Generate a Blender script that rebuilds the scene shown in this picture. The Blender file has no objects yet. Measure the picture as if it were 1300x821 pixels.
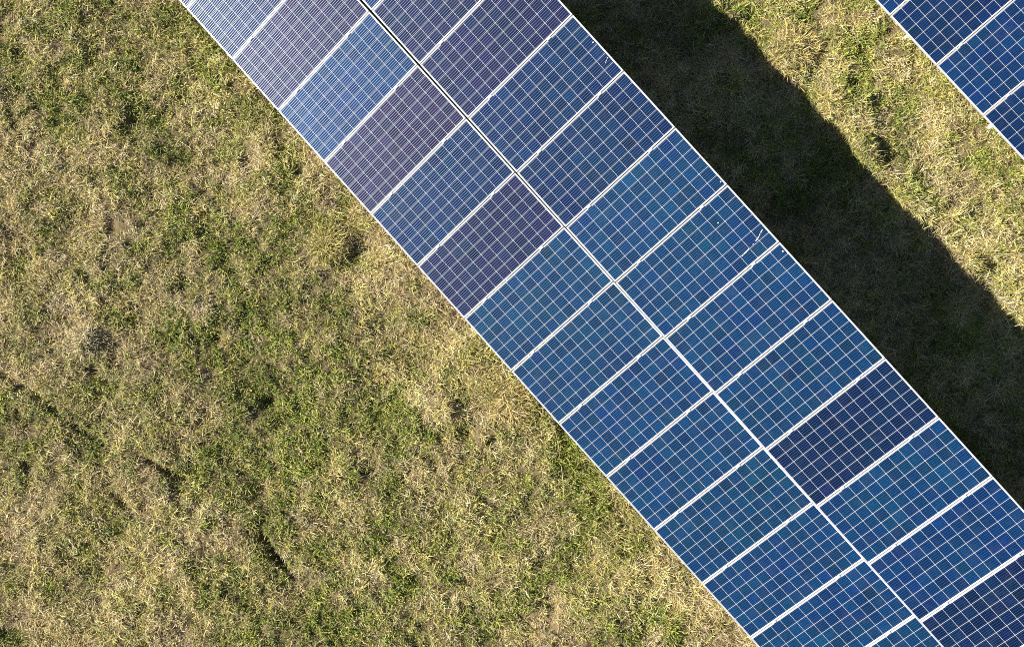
import bpy, bmesh, math, random
import numpy as np
from mathutils import Matrix, Vector

random.seed(11)
rng = np.random.default_rng(7)
scene = bpy.context.scene
C = scene.collection

# ------------------------------------------------------------------ camera, world, sun, exposure
CAM_H = 12.31                     # camera height above the ground datum, metres
SUN_ELEV, SUN_AZ = 28.6, 4.0      # sun stands to the left (-x), a little towards the top (+y)

cam_d = bpy.data.cameras.new("camera")
cam_d.sensor_width = 36.0
cam_d.lens = 36.0 * 1011 / 1300   # 28 mm equivalent drone lens
cam_d.shift_y = -45.0 / 1300
cam_d.clip_end = 2000
cam = bpy.data.objects.new("camera", cam_d)
C.objects.link(cam)
cam.location = (0, 0, CAM_H)      # looks straight down
scene.camera = cam

world = bpy.data.worlds.new("World")
scene.world = world
world.use_nodes = True
wn = world.node_tree
sky = wn.nodes.new("ShaderNodeTexSky")
sky.sky_type = 'NISHITA'
sky.sun_disc = False
sky.sun_elevation = math.radians(SUN_ELEV)
sky.air_density = 0.45
sky.dust_density = 0.2
sky.sun_rotation = math.radians(-(90 - SUN_AZ))
wn.links.new(sky.outputs[0], wn.nodes["Background"].inputs[0])
wn.nodes["Background"].inputs[1].default_value = 0.05

a, e = math.radians(SUN_AZ), math.radians(SUN_ELEV)
sun_dir = Vector((-math.cos(a) * math.cos(e), math.sin(a) * math.cos(e), math.sin(e)))
sun_d = bpy.data.lights.new("sun", 'SUN')
sun_d.energy = 5.0
sun_d.angle = math.radians(0.53)
sun_d.color = (1.0, 0.95, 0.86)
sun = bpy.data.objects.new("sun", sun_d)
C.objects.link(sun)
sun.rotation_euler = sun_dir.to_track_quat('Z', 'Y').to_euler()

vs = scene.view_settings
vs.view_transform = 'Standard'
vs.look = 'None'
vs.gamma = 1
vs.use_curve_mapping = False
vs.exposure = 1.03
scene.render.engine = 'CYCLES'
scene.cycles.max_bounces = 6
scene.cycles.filter_width = 1.0
scene.cycles.use_denoising = False

# ------------------------------------------------------------------ helpers
def mesh_obj(name, verts, faces, mat, parent=None, smooth=False):
    me = bpy.data.meshes.new(name)
    me.from_pydata([tuple(v) for v in verts], [], faces)
    me.materials.append(mat)
    me.update()
    if smooth:
        me.polygons.foreach_set("use_smooth", [True] * len(me.polygons))
    o = bpy.data.objects.new(name, me)
    C.objects.link(o)
    if parent:
        o.parent = parent
    return o

class MB:
    """collects simple solids; build() links them as one mesh object"""
    def __init__(self):
        self.v, self.f = [], []
    def box(self, lo, hi):
        n = len(self.v)
        for z in (lo[2], hi[2]):
            self.v += [(lo[0], lo[1], z), (hi[0], lo[1], z), (hi[0], hi[1], z), (lo[0], hi[1], z)]
        self.f += [(n+3, n+2, n+1, n), (n+4, n+5, n+6, n+7), (n, n+1, n+5, n+4),
                   (n+1, n+2, n+6, n+5), (n+2, n+3, n+7, n+6), (n+3, n, n+4, n+7)]
    def prism(self, poly, z0, z1):
        n, k = len(self.v), len(poly)
        self.v += [(p[0], p[1], z0) for p in poly] + [(p[0], p[1], z1) for p in poly]
        self.f.append(tuple(range(n + k - 1, n - 1, -1)))
        self.f.append(tuple(range(n + k, n + 2 * k)))
        for i in range(k):
            j = (i + 1) % k
            self.f.append((n + i, n + j, n + k + j, n + k + i))
    def tube(self, pts, radii, sides=6):
        n = len(self.v)
        pts = [Vector(p) for p in pts]
        for i, p in enumerate(pts):
            d = (pts[min(i+1, len(pts)-1)] - pts[max(i-1, 0)]).normalized()
            s = d.cross(Vector((0.13, 0.2, 1))).normalized()
            t = d.cross(s)
            for k in range(sides):
                an = 2 * math.pi * k / sides
                self.v.append(tuple(p + radii[i] * (math.cos(an) * s + math.sin(an) * t)))
        for i in range(len(pts) - 1):
            for k in range(sides):
                j = (k + 1) % sides
                self.f.append((n+i*sides+k, n+i*sides+j, n+(i+1)*sides+j, n+(i+1)*sides+k))
        self.f.append(tuple(n + k for k in range(sides))[::-1])
        self.f.append(tuple(n + (len(pts)-1)*sides + k for k in range(sides)))
    def build(self, name, mat, parent=None):
        return mesh_obj(name, self.v, self.f, mat, parent)

def tag(o, label=None, cat=None, group=None, kind=None):
    if label: o["label"] = label
    if cat: o["category"] = cat
    if group: o["group"] = group
    if kind: o["kind"] = kind
    return o

def empty(name, loc=(0, 0, 0)):
    o = bpy.data.objects.new(name, None)
    o.empty_display_size = 0.1
    C.objects.link(o)
    o.location = loc
    return o

def principled(name, color=(0.5, 0.5, 0.5), rough=0.5, metal=0.0, spec=0.5):
    m = bpy.data.materials.new(name)
    m.use_nodes = True
    b = m.node_tree.nodes["Principled BSDF"]
    b.inputs["Base Color"].default_value = (*color, 1)
    b.inputs["Roughness"].default_value = rough
    b.inputs["Metallic"].default_value = metal
    b.inputs["Specular IOR Level"].default_value = spec
    return m, b

def N(m, t, **kw):
    n = m.node_tree.nodes.new(t)
    for k, v in kw.items():
        setattr(n, k, v)
    return n

# smooth value noise on numpy arrays
class Noise:
    def __init__(self, seed, cell):
        self.g = np.random.default_rng(seed).random((256, 256))
        self.c = cell
    def __call__(self, x, y):
        x = np.asarray(x, float) / self.c + 1000.37
        y = np.asarray(y, float) / self.c + 1000.71
        xi, yi = np.floor(x).astype(int), np.floor(y).astype(int)
        fx, fy = x - xi, y - yi
        fx = fx * fx * (3 - 2 * fx); fy = fy * fy * (3 - 2 * fy)
        g = self.g
        a = g[xi % 256, yi % 256]; b = g[(xi+1) % 256, yi % 256]
        c = g[xi % 256, (yi+1) % 256]; d = g[(xi+1) % 256, (yi+1) % 256]
        return (a*(1-fx) + b*fx) * (1-fy) + (c*(1-fx) + d*fx) * fy - 0.5
class Fbm:
    def __init__(self, seed, cell, octaves=4, gain=0.5):
        self.n = [(Noise(seed + 31*i, cell / 2**i), gain**i) for i in range(octaves)]
    def __call__(self, x, y):
        return sum(n(x, y) * w for n, w in self.n)

# ------------------------------------------------------------------ lay of the land
UH = np.array([0.669, -0.743])            # along the rows
NH = np.array([0.743, 0.669])             # across the rows, towards the high edge
LOW = np.array([-3.394, 2.567])           # a point under the low edge of the long row

def plane_z(x, y):
    return 0.0288 * ((x-LOW[0])*UH[0] + (y-LOW[1])*UH[1]) - 0.055 * ((x-LOW[0])*NH[0] + (y-LOW[1])*NH[1])

n_big, n_mid, n_small = Fbm(1, 2.2, 2), Fbm(5, 0.6, 2), Fbm(9, 0.16, 2)

n_band = Fbm(23, 0.7, 3)

def seg_d(x, y, p, q):
    p, q = np.array(p), np.array(q)
    d = q - p
    t = np.clip(((x-p[0])*d[0] + (y-p[1])*d[1]) / (d @ d), 0, 1)
    return np.hypot(x - p[0] - t*d[0], y - p[1] - t*d[1])

def gp(px, py):
    """ground point (metres) of a measured spot"""
    z = 0.0
    for _ in range(12):
        D = CAM_H - z
        x, y = (px - 650) / 1011 * D, -(py - 365.5) / 1011 * D
        z = float(plane_z(x, y))
    return (x, y)

RUTS = [(gp(330, 678), gp(350, 706), .05, .13), (gp(350, 706), gp(378, 742), .05, .15),
        (gp(-20, 462), gp(50, 505), .06, .08), (gp(60, 512), gp(95, 540), .06, .06),
        (gp(0, 466), gp(235, 612), .05, .025), (gp(232, 608), gp(335, 682), .05, .02), (gp(188, 584), gp(232, 608), .04, .08), (gp(140, 615), gp(172, 655), .06, .06),
        (gp(95, 540), gp(150, 580), .07, .06)]
PITS = [(gp(300, 350), .10, .07), (gp(272, 430), .09, .07), (gp(140, 292), .09, .07), (gp(318, 205), .17, .07),
        (gp(342, 510), .13, .09), (gp(585, 488), .13, .10), (gp(592, 552), .13, .10), (gp(627, 560), .09, .09),
        (gp(120, 470), .10, .08), (gp(152, 441), .10, .03), (gp(42, 185), .10, .06), (gp(220, 140), .10, .06),  # second entry: the pale tussock's shadow, put in as a shallow hollow
        (gp(178, 85), .09, .06), (gp(250, 100), .10, .06), (gp(1085, 105), .12, .08), (gp(1038, 32), .12, .08),
        (gp(453, 328), .15, .05), (gp(700, 770), .14, .08), (gp(180, 770), .12, .07)]  # first entry: shade right of the yellow green tussock, shaped as a hollow

def pits(x, y):
    r = np.zeros_like(x)
    for p, q, w, dep in RUTS:
        r += 0.95 * dep * np.clip(1 + 1.3*n_mid(x, y), .2, 1.6) * np.exp(-(seg_d(x, y, p, q) / w) ** 2)
    for c, w, dep in PITS:
        r += dep * np.exp(-((x-c[0])**2 + (y-c[1])**2) / w**2)
    return r

MOUNDS = [(gp(418, 312), .24, .13), (gp(640, 500), .34, .12), (gp(112, 432), .26, .12), (gp(260, 396), .18, .07),
          (gp(1000, 62), .36, .14), (gp(985, 95), .2, .10), (gp(1050, 132), .25, .10), (gp(1230, 335), .25, .08),
          (gp(1095, 190), .25, .09), (gp(560, 520), .25, .09), (gp(1150, 255), .25, .08), (gp(330, 190), .28, .08)]
def mounds(x, y):
    return sum(h * np.exp(-((x-c[0])**2 + (y-c[1])**2) / w**2) for c, w, h in MOUNDS)

def height(x, y):
    ac = (x-LOW[0])*NH[0] + (y-LOW[1])*NH[1]
    return (plane_z(x, y) + 0.10 * n_big(x, y) + 0.085 * n_mid(x, y) + 0.05 * n_small(x, y)
            - pits(x, y)
            + 0.24 * np.exp(-((ac - 6.1) / 0.8)**2) * (n_band(x, y) + 0.2) + mounds(x, y))

# ------------------------------------------------------------------ ground sheet
def axis(lo, hi, step, far, grow=1.35):
    core = list(np.arange(lo, hi + step/2, step))
    s, out = step, []
    while (out[-1] if out else 0) < far:
        s *= grow
        out.append((out[-1] if out else 0) + s)
    return np.array([lo - v for v in out[::-1]] + core + [core[-1] + v for v in out])

gx = axis(-10.0, 10.0, 0.04, 600)
gy = axis(-7.6, 6.6, 0.04, 600)
GX, GY = np.meshgrid(gx, gy)
fade = np.clip(1 - (np.maximum(np.abs(GX) - 14, np.abs(GY) - 12)) / 20, 0, 1)
dist = np.hypot(GX, GY)
GZ = np.where(dist < 20, height(GX, GY), 0)
far_z = plane_z(GX, GY) * np.clip(20 / np.maximum(dist, 1), 0, 1)
GZ = GZ * fade + far_z * (1 - fade)
nx, ny = len(gx), len(gy)
co = np.stack([GX, GY, GZ], -1).reshape(-1, 3)
idx = np.arange(nx * ny).reshape(ny, nx)
quads = np.stack([idx[:-1, :-1], idx[:-1, 1:], idx[1:, 1:], idx[1:, :-1]], -1).reshape(-1, 4)

def fast_mesh(name, co, loops, sizes, mat, col=None, smooth=False):
    me = bpy.data.meshes.new(name)
    me.vertices.add(len(co)); me.loops.add(len(loops)); me.polygons.add(len(sizes))
    me.vertices.foreach_set("co", np.ascontiguousarray(co, np.float32).ravel())
    me.loops.foreach_set("vertex_index", np.ascontiguousarray(loops, np.int32))
    st = np.zeros(len(sizes), np.int32); st[1:] = np.cumsum(sizes)[:-1]
    me.polygons.foreach_set("loop_start", st)
    if smooth:
        me.polygons.foreach_set("use_smooth", np.ones(len(sizes), bool))
    if col is not None:
        at = me.color_attributes.new("tint", 'FLOAT_COLOR', 'POINT')
        at.data.foreach_set("color", np.ascontiguousarray(col, np.float32).ravel())
    me.update(calc_edges=True)
    me.materials.append(mat)
    o = bpy.data.objects.new(name, me)
    C.objects.link(o)
    return o

soil, sb = principled("soil_and_thatch", rough=0.95, spec=0.1)
tc = N(soil, "ShaderNodeTexCoord")
n1 = N(soil, "ShaderNodeTexNoise"); n1.inputs["Scale"].default_value = 38; n1.inputs["Detail"].default_value = 6; n1.inputs["Roughness"].default_value = 0.7
n2 = N(soil, "ShaderNodeTexNoise"); n2.inputs["Scale"].default_value = 2.2; n2.inputs["Detail"].default_value = 5
r1 = N(soil, "ShaderNodeValToRGB")
r1.color_ramp.elements[0].position = 0.33; r1.color_ramp.elements[0].color = (0.06, 0.045, 0.025, 1)
r1.color_ramp.elements[1].position = 0.68; r1.color_ramp.elements[1].color = (0.36, 0.27, 0.15, 1)
r2 = N(soil, "ShaderNodeValToRGB")
r2.color_ramp.elements[0].position = 0.35; r2.color_ramp.elements[0].color = (0.12, 0.125, 0.035, 1)
r2.color_ramp.elements[1].position = 0.62; r2.color_ramp.elements[1].color = (0.30, 0.22, 0.13, 1)
mx = N(soil, "ShaderNodeMix", data_type='RGBA', blend_type='MIX'); mx.inputs["Factor"].default_value = 0.45
L = soil.node_tree.links.new
L(tc.outputs["Object"], n1.inputs["Vector"]); L(tc.outputs["Object"], n2.inputs["Vector"])
L(n1.outputs["Fac"], r1.inputs["Fac"]); L(n2.outputs["Fac"], r2.inputs["Fac"])
L(r1.outputs["Color"], mx.inputs["A"]); L(r2.outputs["Color"], mx.inputs["B"])
L(mx.outputs["Result"], sb.inputs["Base Color"])
bp = N(soil, "ShaderNodeBump"); bp.inputs["Strength"].default_value = 0.9; bp.inputs["Distance"].default_value = 0.02
L(n1.outputs["Fac"], bp.inputs["Height"]); L(bp.outputs["Normal"], sb.inputs["Normal"])
ground = fast_mesh("ground", co, quads.ravel(), np.full(len(quads), 4, np.int32), soil, smooth=True)
tag(ground, kind="structure")

# ------------------------------------------------------------------ grass
grass_m, gb = principled("grass_blades", rough=0.6, spec=0.25)
at = N(grass_m, "ShaderNodeAttribute", attribute_name="tint")
grass_m.node_tree.links.new(at.outputs["Color"], gb.inputs["Base Color"])

STRAW = np.array([[.60, .475, .18], [.67, .55, .25], [.49, .375, .135], [.57, .47, .14], [.75, .635, .36]])
GREEN = np.array([[.20, .24, .028], [.30, .32, .05], [.135, .20, .038], [.34, .33, .09], [.105, .155, .032]])
BROWN = np.array([[.31, .22, .145], [.46, .355, .25], [.20, .14, .09], [.56, .45, .34]])

def blades(bx, by, bz, length, width, az, tilt, bend, col):
    """five-vertex blades: base pair, middle pair, tip"""
    n = len(bx)
    d = np.stack([np.cos(az), np.sin(az), np.zeros(n)], 1)
    s = np.stack([-np.sin(az), np.cos(az), np.zeros(n)], 1)
    roll = rng.normal(0, 0.5, n)
    s = s * np.cos(roll)[:, None]; s[:, 2] += np.sin(roll)
    base = np.stack([bx, by, bz], 1)
    up = np.array([0, 0, 1.0])
    t2 = tilt - bend
    mid = base + (length*0.5)[:, None] * (d*np.cos(tilt)[:, None] + up*np.sin(tilt)[:, None])
    tip = mid + (length*0.5)[:, None] * (d*np.cos(t2)[:, None] + up*np.sin(t2)[:, None])
    w = width[:, None] * 0.5
    co = np.stack([base - s*w*0.8, base + s*w*0.8, mid + s*w, mid - s*w, tip], 1).reshape(-1, 3)
    i = (np.arange(n) * 5)[:, None]
    lp = np.concatenate([i + [[0, 1, 2, 3]], i + [[3, 2, 4]]], 1).ravel()
    sz = np.tile([4, 3], n).astype(np.int32)
    cc = np.ones((n, 5, 4))
    cc[:, :, :3] = col[:, None, :]
    return co, lp, sz, cc.reshape(-1, 4)

g_patch, g_patch2, g_tone, g_len, g_bare = Fbm(101, 1.5, 4, .6), Fbm(131, 0.28, 2), Fbm(151, 0.9, 3), Fbm(171, 0.8, 2), Fbm(191, 0.45, 3)

def across(x, y):
    return (x-LOW[0])*NH[0] + (y-LOW[1])*NH[1]

SWARD = [(gp(60, 430), 1.0, -.22), (gp(150, 520), .8, -.18), (gp(250, 385), .6, -.2), (gp(310, 215), .8, -.2),
         (gp(150, 285), .5, -.2), (gp(40, 660), .7, -.15), (gp(180, 640), .7, -.12), (gp(60, 60), 1.4, .14), (gp(20, 525), .6, .22),
         (gp(400, 540), 1.0, .16), (gp(690, 590), .6, .18), (gp(500, 420), .6, .12), (gp(300, 20), .8, .12), (gp(620, 480), .5, -.25),
         (gp(1000, 70), .8, -.3), (gp(1060, 150), .5, -.2), (gp(1130, 130), .6, .14), (gp(1250, 330), .6, -.2), (gp(440, 290), .5, -.12)]
WORN = [(gp(70, 395), .45, .32), (gp(125, 440), .4, .3), (gp(255, 392), .3, .35), (gp(150, 285), .28, .4), (gp(118, 545), .4, .3),
        (gp(175, 600), .35, .3), (gp(40, 660), .4, .25), (gp(345, 690), .25, .3), (gp(320, 205), .3, .3), (gp(250, 680), .3, .22)]
def worn(x, y):
    return sum(g * np.exp(-((x-c[0])**2 + (y-c[1])**2) / w**2) for c, w, g in WORN)

def sward(x, y):
    return sum(g * np.exp(-((x-c[0])**2 + (y-c[1])**2) / w**2) for c, w, g in SWARD)

def field(n_clump, per, spread, x0, x1, y0, y1):
    cx = rng.uniform(x0, x1, n_clump); cy = rng.uniform(y0, y1, n_clump)
    crand = rng.random(n_clump); crand2 = rng.random(n_clump)**1.5; crand3 = rng.random(n_clump)
    k = np.repeat(np.arange(n_clump), per)
    x = cx[k] + rng.normal(0, spread, len(k)); y = cy[k] + rng.normal(0, spread, len(k))
    bare = (g_bare(cx, cy) + worn(cx, cy))[k]
    keep = (rng.random(len(k)) < np.clip(1.15 - 1.8*np.clip(bare - 0.12, 0, 1) - 6.0*pits(x, y), 0.08, 1))
    x, y, k, bare = x[keep], y[keep], k[keep], bare[keep]
    n = len(x)
    ac = across(x, y)
    longer = (0.45 + 1.25*crand2[k]) + 0.75 * np.exp(-((ac - 5.8) / 0.75)**2) + 0.35 * np.exp(-((ac + 0.2) / 0.5)**2) + 0.5*np.clip(g_len(x, y), -.3, .5)
    greenness = 0.555 + 0.75*g_patch(x, y) + 0.6*(crand[k] - 0.5) + 0.9*g_patch2(x, y) - 0.5*np.clip(bare, 0, 1) - 0.16*np.exp(-((ac - 4.4)/0.8)**2) + sward(x, y)
    kind = rng.random(n)
    gsel = kind < np.clip(greenness, 0.06, 0.92)
    brown = (~gsel) & (rng.random(n) < np.clip(0.28 + 0.9*bare, 0.05, 0.7))
    col = STRAW[rng.integers(0, len(STRAW), n)]
    col = np.where(gsel[:, None], GREEN[rng.integers(0, len(GREEN), n)], col)
    col = np.where(brown[:, None], BROWN[rng.integers(0, len(BROWN), n)], col)
    tone = 1.24 + 0.14*np.clip((ac - 5.0)/1.5, 0, 1) + 0.4*g_tone(x, y) + rng.normal(0, 0.13, n)
    # neighbours in a clump grow alike: blend each blade towards its clump's own colour
    gc = crand < np.clip(0.50 + 0.75*g_patch(cx, cy) + 0.9*g_patch2(cx, cy) + sward(cx, cy), .1, .9)
    ccol = np.where(gc[:, None], GREEN[rng.integers(0, len(GREEN), n_clump)],
                    np.concatenate([STRAW, BROWN])[rng.integers(0, len(STRAW) + len(BROWN), n_clump)])
    col = col * .52 + ccol[k] * .48
    tone = tone * (0.74 + 0.52*crand3[k])
    col = np.clip(col * np.clip(tone, .45, 1.6)[:, None], 0.01, 0.8)
    length = np.where(gsel, rng.uniform(.03, .07, n), rng.uniform(.04, .125, n)) * longer
    width = np.where(gsel, rng.uniform(.006, .013, n), rng.uniform(.003, .0075, n))
    az = rng.uniform(0, 2*math.pi, n)
    tilt = np.where(gsel, rng.uniform(.25, 1.25, n), rng.uniform(.05, .8, n))
    bend = rng.uniform(0, .9, n) * np.where(gsel, 1, .7)
    z = height(x, y) + rng.uniform(-.008, .012, n) + .035*crand2[k]*np.exp(-((x-cx[k])**2 + (y-cy[k])**2)/.04**2)
    return blades(x, y, z, length, width, az, tilt, bend, col)

def join(parts):
    off, co, lp, sz, cc = 0, [], [], [], []
    for a, b, c, d in parts:
        co.append(a); lp.append(b + off); sz.append(c); cc.append(d); off += len(a)
    return np.concatenate(co), np.concatenate(lp), np.concatenate(sz), np.concatenate(cc)

parts = [field(64000, 20, 0.033, -9.0, 9.0, -6.6, 5.6)]
gco, glp, gsz, gcc = join(parts)
grass = fast_mesh("grass", gco, glp, gsz, grass_m, gcc)
tag(grass, kind="stuff", label="short mixed green and straw coloured meadow grass covering the ground", cat="grass")

# ------------------------------------------------------------------ solar panels
frame_m, _ = principled("white_anodised_frame", (0.66, 0.66, 0.68), 0.42, 0.25)
sheet_m, sh = principled("white_backsheet", (0.74, 0.76, 0.80), 0.5)
sh.inputs["Coat Weight"].default_value = 0.6; sh.inputs["Coat Roughness"].default_value = 0.25
bus_m, _ = principled("tinned_busbar", (0.25, 0.34, 0.50), 0.42, 0.88)
cell_m, cb = principled("polycrystalline_silicon", rough=0.5, spec=0.08)
at = N(cell_m, "ShaderNodeAttribute", attribute_name="tint")
tc = N(cell_m, "ShaderNodeTexCoord")
vo = N(cell_m, "ShaderNodeTexVoronoi"); vo.inputs["Scale"].default_value = 75
hs = N(cell_m, "ShaderNodeHueSaturation")
mr = N(cell_m, "ShaderNodeMapRange"); mr.inputs["To Min"].default_value = 0.72; mr.inputs["To Max"].default_value = 1.28
sx = N(cell_m, "ShaderNodeSeparateColor")
L = cell_m.node_tree.links.new
L(tc.outputs["Object"], vo.inputs["Vector"]); L(vo.outputs["Color"], sx.inputs["Color"])
L(sx.outputs["Red"], mr.inputs["Value"]); L(mr.outputs["Result"], hs.inputs["Value"])
L(at.outputs["Color"], hs.inputs["Color"])
geo = N(cell_m, "ShaderNodeNewGeometry")
slow = N(cell_m, "ShaderNodeTexNoise"); slow.inputs["Scale"].default_value = 1.1; slow.inputs["Detail"].default_value = 3
L(geo.outputs["Position"], slow.inputs["Vector"])
mh = N(cell_m, "ShaderNodeMapRange"); mh.inputs["From Min"].default_value = .3; mh.inputs["From Max"].default_value = .7
mh.inputs["To Min"].default_value = 0.49; mh.inputs["To Max"].default_value = 0.507
L(slow.outputs["Fac"], mh.inputs["Value"]); L(mh.outputs["Result"], hs.inputs["Hue"])
dn = N(cell_m, "ShaderNodeTexNoise"); dn.inputs["Scale"].default_value = 5.0; dn.inputs["Detail"].default_value = 7; dn.inputs["Roughness"].default_value = .7
L(geo.outputs["Position"], dn.inputs["Vector"])
dr = N(cell_m, "ShaderNodeMapRange"); dr.inputs["From Min"].default_value = .5; dr.inputs["From Max"].default_value = .78
dr.inputs["To Min"].default_value = 0.0; dr.inputs["To Max"].default_value = 0.035
L(dn.outputs["Fac"], dr.inputs["Value"])
dm = N(cell_m, "ShaderNodeMix", data_type='RGBA'); dm.inputs["B"].default_value = (.42, .37, .30, 1)
L(dr.outputs["Result"], dm.inputs["Factor"]); L(hs.outputs["Color"], dm.inputs["A"]); L(dm.outputs["Result"], cb.inputs["Base Color"])
cb.inputs["Coat Weight"].default_value = 0.45
cb.inputs["Coat Roughness"].default_value = 0.24
box_m, _ = principled("black_plastic", (0.02, 0.02, 0.02), 0.5)

PW, PL, PITCH, TH = 0.999, 1.956, 1.012, 0.040     # width along the row, length up the slope
NU, NV, GAP = 6, 12, 0.0043
MU, MV = 0.0195, 0.0200                             # frame edge to first cell
CU = (PW - 2*MU - (NU-1)*GAP) / NU
CV = (PL - 2*MV - (NV-1)*GAP) / NV

TINTS = {   # linear base colours
    'violet blue': (.0085, .0115, .052), 'purple tinged': (.0180, .0110, .045), 'mid blue': (.0020, .025, .100),
    'dark blue': (.0006, .0165, .068), 'teal blue': (.0001, .0285, .087), 'bright blue': (.0001, .0290, .098),
    'navy blue': (.0014, .0120, .055), 'royal blue': (.0001, .0250, .098), 'deep blue': (.0003, .0150, .070)}

def frame_mesh():
    m = MB(); lip = 0.012; W, Ln = PW, PL
    for poly in ([(0, 0), (W, 0), (W-lip, lip), (lip, lip)], [(W, 0), (W, Ln), (W-lip, Ln-lip), (W-lip, lip)],
                 [(W, Ln), (0, Ln), (lip, Ln-lip), (W-lip, Ln-lip)], [(0, Ln), (0, 0), (lip, lip), (lip, Ln-lip)]):
        m.prism(poly, -TH, 0)
    return m
FRAME = sheet = jbox = bus = None

def shared(name, key, builder, mat, parent, cache={}):
    if key not in cache:
        o = builder().build(name, mat, parent); cache[key] = o.data
        return o
    o = bpy.data.objects.new(name, cache[key]); C.objects.link(o); o.parent = parent
    return o

def sheet_mesh():
    m = MB(); m.box((0.0121, 0.0121, -0.010), (PW-0.0121, PL-0.0121, -0.004)); return m
def jbox_mesh():
    m = MB(); m.box((PW/2-.06, PL-.20, -.032), (PW/2+.06, PL-.09, -.0105)); return m
def bus_mesh():
    m = MB(); w = 0.0038
    for i in range(NU):
        u0 = MU + i*(CU+GAP)
        for k in range(5):
            u = u0 + CU*(0.1 + 0.2*k)
            n = len(m.v)
            m.v += [(u-w/2, MV, -.0022), (u+w/2, MV, -.0022), (u+w/2, PL-MV, -.0022), (u-w/2, PL-MV, -.0022)]
            m.f.append((n, n+1, n+2, n+3))
    return m

def make_panel(origin, u, v, label, tint, group):
    nrm = np.cross(u, v); nrm /= np.linalg.norm(nrm)
    vv = np.cross(nrm, u)
    M = Matrix(((u[0], vv[0], nrm[0]), (u[1], vv[1], nrm[1]), (u[2], vv[2], nrm[2])))
    root = empty("solar_panel", origin)
    root.rotation_euler = M.to_euler()
    tag(root, label, "solar panel", group)
    shared("frame", 'f', frame_mesh, frame_m, root)
    shared("backsheet", 's', sheet_mesh, sheet_m, root)
    shared("junction_box", 'j', jbox_mesh, box_m, root)
    base = np.array(TINTS[tint])
    co, lp, cc = [], [], []
    hue = rng.normal(0, .06, (NU, NV)); val = rng.normal(0, .12, (NU, NV))
    for i in range(NU):
        for j in range(NV):
            x0, y0 = MU + i*(CU+GAP), MV + j*(CV+GAP)
            n = len(co)
            co += [(x0, y0, -.003), (x0+CU, y0, -.003), (x0+CU, y0+CV, -.003), (x0, y0+CV, -.003)]
            lp += [n, n+1, n+2, n+3]
            c = base * (1+val[i, j]) * np.array([1 + 2.2*hue[i, j], 1 - 1.2*hue[i, j], 1 + .4*hue[i, j]])
            cc += [(*np.clip(c, .001, .6), 1)] * 4
    cells = fast_mesh("cell_grid", np.array(co), np.array(lp), np.full(NU*NV, 4, np.int32), cell_m, np.array(cc))
    cells.parent = root
    shared("busbars", 'b', bus_mesh, bus_m, cells)
    return root

V3 = lambda *a: np.array(a, float)
T_L, U_L, V_L = V3(-3.394, 2.567, -11.561 + CAM_H), V3(.6682, -.7421, .0288), V3(.7161, .6541, .2396)
T_R, U_R, V_R = V3(-1.951, 3.851, -11.081 + CAM_H), V3(.6638, -.7456, .0397), V3(.7211, .6540, .2246)
T_2 = V3(5.644, 4.059, -11.885 + CAM_H)
for q in (U_L, V_L, U_R, V_R): q /= np.linalg.norm(q)

ORD = ['first', 'second', 'third', 'fourth', 'fifth', 'sixth', 'seventh', 'eighth', 'ninth', 'tenth', 'eleventh',
       'twelfth', 'thirteenth', 'fourteenth', 'fifteenth', 'sixteenth']
tl = {-3: 'violet blue', -2: 'violet blue', -1: 'purple tinged', 0: 'mid blue', 1: 'purple tinged', 2: 'dark blue',
      3: 'violet blue', 4: 'teal blue', 5: 'teal blue', 6: 'bright blue', 7: 'bright blue', 8: 'teal blue',
      9: 'bright blue', 10: 'bright blue', 11: 'teal blue'}
tr = {-1: 'mid blue', 0: 'violet blue', 1: 'violet blue', 2: 'dark blue', 3: 'dark blue', 4: 'bright blue', 5: 'bright blue',
      6: 'bright blue', 7: 'teal blue', 8: 'navy blue', 9: 'bright blue', 10: 'royal blue', 11: 'navy blue', 12: 'royal blue'}
OUT = "blue solar panel of the long row lying beyond the edge of the picture"
for i in range(-8, 15):
    o = T_L + U_L*(i*PITCH + .006)
    if i in tl:
        lab = f"{tl[i]} solar panel, {ORD[i+3]} from the top in the left column of the long row"
    else: lab = OUT
    make_panel(o, U_L, V_L, lab, tl.get(i, 'dark blue'), "solar panels of the long row")
    o = T_R + U_R*(i*PITCH + .006)
    if i in tr:
        lab = f"{tr[i]} solar panel, {ORD[i+1]} from the top in the right column of the long row"
    else: lab = OUT
    make_panel(o, U_R, V_R, lab, tr.get(i, 'dark blue'), "solar panels of the long row")
t2 = {-1: 'royal blue', 0: 'deep blue', 1: 'royal blue', 2: 'deep blue'}
for i in range(-4, 6):
    o = T_2 + U_L*(i*PITCH + .006)
    lab = f"{t2[i]} solar panel, {ORD[i+1]} from the top along the short row in the corner" if i in t2 else \
        "blue solar panel of the corner row lying beyond the edge of the picture"
    make_panel(o, U_L, V_L, lab, t2.get(i, 'deep blue'), "solar panels of the corner row")
    make_panel(o + V_L*(PL+.03), U_L, V_L, "blue solar panel of the corner row lying beyond the edge of the picture", 'deep blue',
               "solar panels of the corner row")

# ------------------------------------------------------------------ racks
steel_m, _ = principled("galvanised_steel", (0.55, 0.56, 0.57), 0.45, 0.6)
alu_m, _ = principled("bright_aluminium_clamp", (0.75, 0.75, 0.76), 0.4, 0.4)

def oriented(root, T, u, v):
    n = np.cross(u, v); n /= np.linalg.norm(n); w = np.cross(n, u)
    root.rotation_euler = Matrix(((u[0], w[0], n[0]), (u[1], w[1], n[1]), (u[2], w[2], n[2]))).to_euler()
    root.location = T
    return Matrix.Translation(Vector(T)) @ root.rotation_euler.to_matrix().to_4x4()

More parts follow.
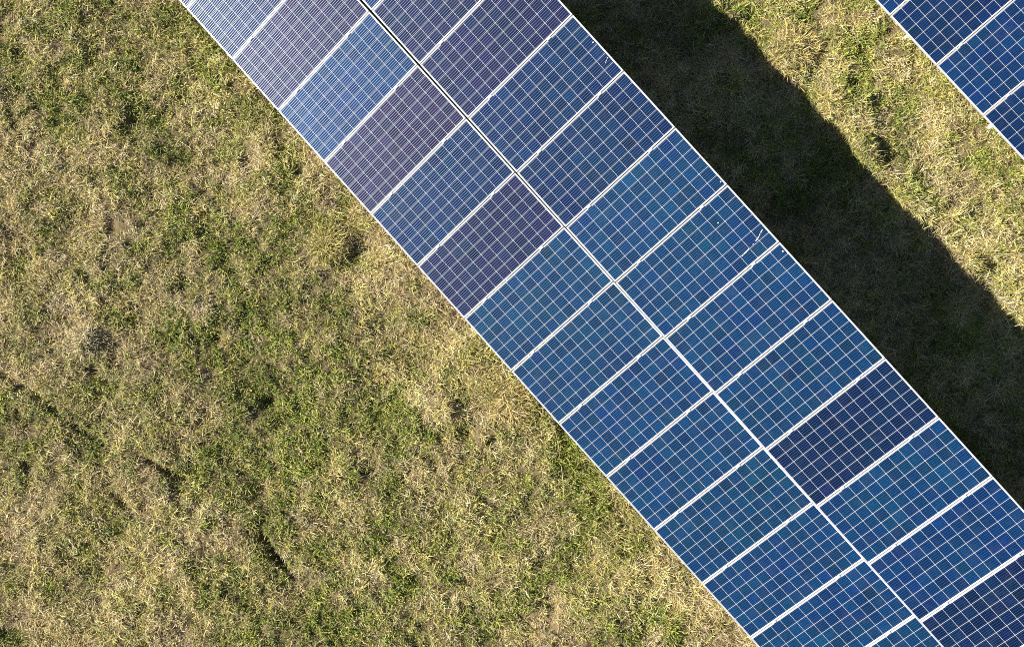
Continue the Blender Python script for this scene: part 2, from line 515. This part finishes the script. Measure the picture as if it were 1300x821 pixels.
def make_rack(label, T, u, v, i0, i1, tiers, first, tip, clamp_rng):
    root = empty("mounting_rack"); Mw = oriented(root, T, u, v)
    tag(root, label, "panel rack", "steel racks under the panels")
    ln = tiers*PL + .03
    for vq in ([.42, 1.52, 2.42, 3.52] if tiers == 2 else [.42, 1.52]):
        m = MB(); m.box((i0*PITCH, vq-.025, -.105), (i1*PITCH, vq+.025, -.0425)); m.build("purlin", steel_m, root)
    uu = first
    Mi = Mw.inverted()
    while uu < i1*PITCH:
        m = MB(); m.box((uu-.02, -tip, -.190), (uu+.02, ln-.25, -.1075)); m.build("rafter", alu_m if tip > .01 else steel_m, root)
        for vq in (0.75, ln - .8):
            top = Mw @ Vector((uu, vq, -.1925))
            gz = float(height(np.array([top.x]), np.array([top.y]))[0]) - .4
            pts = [Mi @ Vector((top.x, top.y, gz)), Mi @ Vector((top.x, top.y, top.z - .01))]
            m = MB(); m.tube(pts, [.05, .05], 8); m.build("post", steel_m, root)
        uu += 1.84*2 if tip < .01 else 1.84
    for i in range(*clamp_rng):
        for t in range(tiers):
            for vq in (.42, 1.52):
                m = MB(); y = vq + t*(PL+.03)
                m.box((i*PITCH-.0055, y-.03, -.04), (i*PITCH+.0055, y+.03, .003))
                m.box((i*PITCH-.016, y-.03, .003), (i*PITCH+.016, y+.03, .0065))
                m.build("clamp", alu_m, root)
    return root

make_rack("grey steel rack carrying the left column of the long panel row", T_L, U_L, V_L, -8, 15, 1, -7.2, 0, (-3, 13))
make_rack("grey steel rack carrying the right column of the long panel row", T_R, U_R, V_R, -8, 15, 1, -7.2, 0, (-2, 14))
make_rack("grey steel rack under the corner row with rafter tips poking out", T_2, U_L, V_L, -4, 6, 2, .40 - 1.84*2, .03, (-1, 4))

# ------------------------------------------------------------------ tussocks, straws, twigs
def tussock(px, py, n, r, hgt, pal, label, lean=0.0):
    x0, y0 = gp(px, py)
    z0 = float(height(np.array([x0]), np.array([y0]))[0])
    n = int(n * 1.5)
    an = rng.uniform(0, 2*math.pi, n); rr = r * np.sqrt(rng.random(n)) * rng.uniform(.7, 1.1, n)
    x, y = rr*np.cos(an), rr*np.sin(an)
    az = np.where(rng.random(n) < .45, an + rng.normal(0, .8, n), rng.uniform(0, 2*math.pi, n))
    ln = rng.uniform(.35, 1.2, n) * hgt * 1.05
    tilt = np.clip(rng.normal(.75, .35, n), .05, 1.35)
    bend = rng.uniform(.3, 1.4, n)
    col = pal[rng.integers(0, len(pal), n)] * rng.uniform(.75, 1.25, n)[:, None]
    z = height(x + x0, y + y0) - z0 - .01
    co, lp, sz, cc = blades(x, y, z, ln, rng.uniform(.004, .0095, n), az, tilt, bend, np.clip(col, .01, .8))
    o = fast_mesh("grass_tussock", co, lp, sz, grass_m, cc)
    o.location = (x0, y0, z0)
    tag(o, label, "grass tussock", "dry grass tussocks")
    return o
YEL = np.concatenate([STRAW[:4], [[.34, .33, .08], [.28, .29, .06]]])
PALE = np.concatenate([STRAW[[1, 4]], [[.66, .56, .45], [.58, .48, .37]]])
tussock(418, 312, 420, .26, .22, YEL, "yellow green tussock beside the left column, casting a dark shadow")
tussock(447, 285, 160, .16, .18, YEL, "small straw tussock tight against the low edge, above the yellow green one")
tussock(648, 505, 420, .32, .22, STRAW[:4], "broad straw tussock near the low edge of the long row")
tussock(618, 478, 200, .2, .16, YEL, "loose straw tussock left of the broad straw one")
tussock(112, 432, 340, .24, .12, PALE, "pale bleached tussock in the open field on the far left")
tussock(260, 396, 260, .18, .12, PALE, "small bleached tussock in the middle of the open field")
tussock(1010, 60, 420, .34, .22, STRAW[:4], "tall straw tussock in sun beside the shadow near the top")
tussock(985, 92, 260, .22, .2, YEL, "yellow tussock on the shadow edge below the tall straw one")
tussock(1050, 130, 300, .24, .18, STRAW, "straw tussock halfway along the shadow edge")
tussock(1128, 300, 260, .24, .16, PALE, "dull tussock standing in the shadow of the long row")
tussock(1230, 335, 260, .24, .16, YEL, "yellow tussock on the lower shadow edge at the right")

straw_m, _ = principled("dry_straw", (.50, .40, .24), .7)
def stalk(name, pts, r, label):
    w = [gp(*p) for p in pts]
    z = [float(height(np.array([q[0]]), np.array([q[1]]))[0]) for q in w]
    o0 = Vector((w[0][0], w[0][1], z[0]))
    P = [Vector((w[i][0], w[i][1], z[i] + .06 + .05*math.sin(math.pi*i/(len(w)-1)))) - o0 for i in range(len(w))]
    m = MB(); m.tube(P, [r*(1 - .5*i/(len(P)-1)) for i in range(len(P))], 5)
    o = m.build(name, straw_m); o.location = o0
    tag(o, label, "stalk", "loose dry stalks")
stalk("dry_stalk", [(43, 666), (56, 655), (68, 643)], .006, "pale dry twig lying in the grass at the far left")
stalk("dry_stalk", [(704, 540), (709, 566), (711, 582)], .006, "long upright stalk beside the low edge of the long row")
stalk("dry_stalk", [(713, 592), (715, 615), (716, 634)], .006, "second long stalk below the one at the low edge")
stalk("dry_stalk", [(1115, 291), (1124, 283), (1134, 276)], .006, "short pale stalk lying across the dark shadow")
stalk("dry_stalk", [(1199, 385), (1212, 382), (1226, 381)], .005, "thin pale stalk deep in the shadow at the right")
stalk("dry_stalk", [(1075, 192), (1084, 182), (1092, 170)], .005, "upright straw crossing the shadow edge")
stalk("dry_stalk", [(1086, 198), (1096, 193), (1107, 187)], .005, "straw leaning over the shadow edge beside the upright one")
stalk("dry_stalk", [(1205, 333), (1220, 332), (1250, 333)], .005, "level straw at the lower shadow edge")

# ------------------------------------------------------------------ bird droppings on the panels
drop_m, _ = principled("dried_dropping", (.80, .80, .78), .8)
def on_panel(px, py, T, u, v):
    n = np.cross(u, v); n /= np.linalg.norm(n)
    d = V3((px-650)/1011, -(py-365.5)/1011, -1); c = V3(0, 0, CAM_H)
    return c + d * (((T - c) @ n) / (d @ n)), n
def dropping(pts, r, label):
    m = MB(); Q = []
    for p in pts:
        q, n = on_panel(*p, T_R, U_R, V_R); Q.append(q)
    o0 = Q[0]
    if len(Q) == 1:
        k = 9
        ring = [Q[0] - o0 + r*(math.cos(t*2*math.pi/k)*U_R + math.sin(t*2*math.pi/k)*V_R)*random.uniform(.7, 1.2) for t in range(k)]
        m.v = [tuple(x - .003*n) for x in ring] + [tuple(x*.6 + .003*n) for x in ring]
        m.f = [tuple(range(k, 2*k))] + [(i, (i+1) % k, k+(i+1) % k, k+i) for i in range(k)]
    else:
        for a, b in zip(Q[:-1], Q[1:]):
            for t in np.arange(0, 1, .12):
                if random.random() < .25: continue
                c0 = a + (b-a)*t - o0; c1 = a + (b-a)*(t+.11) - o0
                m.tube([tuple(c0), tuple(c1)], [r*random.uniform(.4, 1.2)]*2, 5)
    o = m.build("bird_dropping", drop_m); o.location = o0
    tag(o, label, "bird dropping", "bird droppings on the panels")
dropping([(968, 291.5), (962, 303), (951, 316), (942.5, 325)], .007, "long white dropping streak on a bright blue panel by the high edge")
dropping([(771.5, 73), (769, 80)], .006, "short white dropping streak on a dark blue panel near the top")
dropping([(753, 54)], .012, "white dropping spot on a dark blue panel above the short streak")
dropping([(911.7, 283)], .011, "white dropping spot left of the long streak")
dropping([(994, 319)], .012, "white dropping spot just below a seam, right of the long streak")
dropping([(915, 231)], .012, "white dropping spot in the outer corner of a bright blue panel")
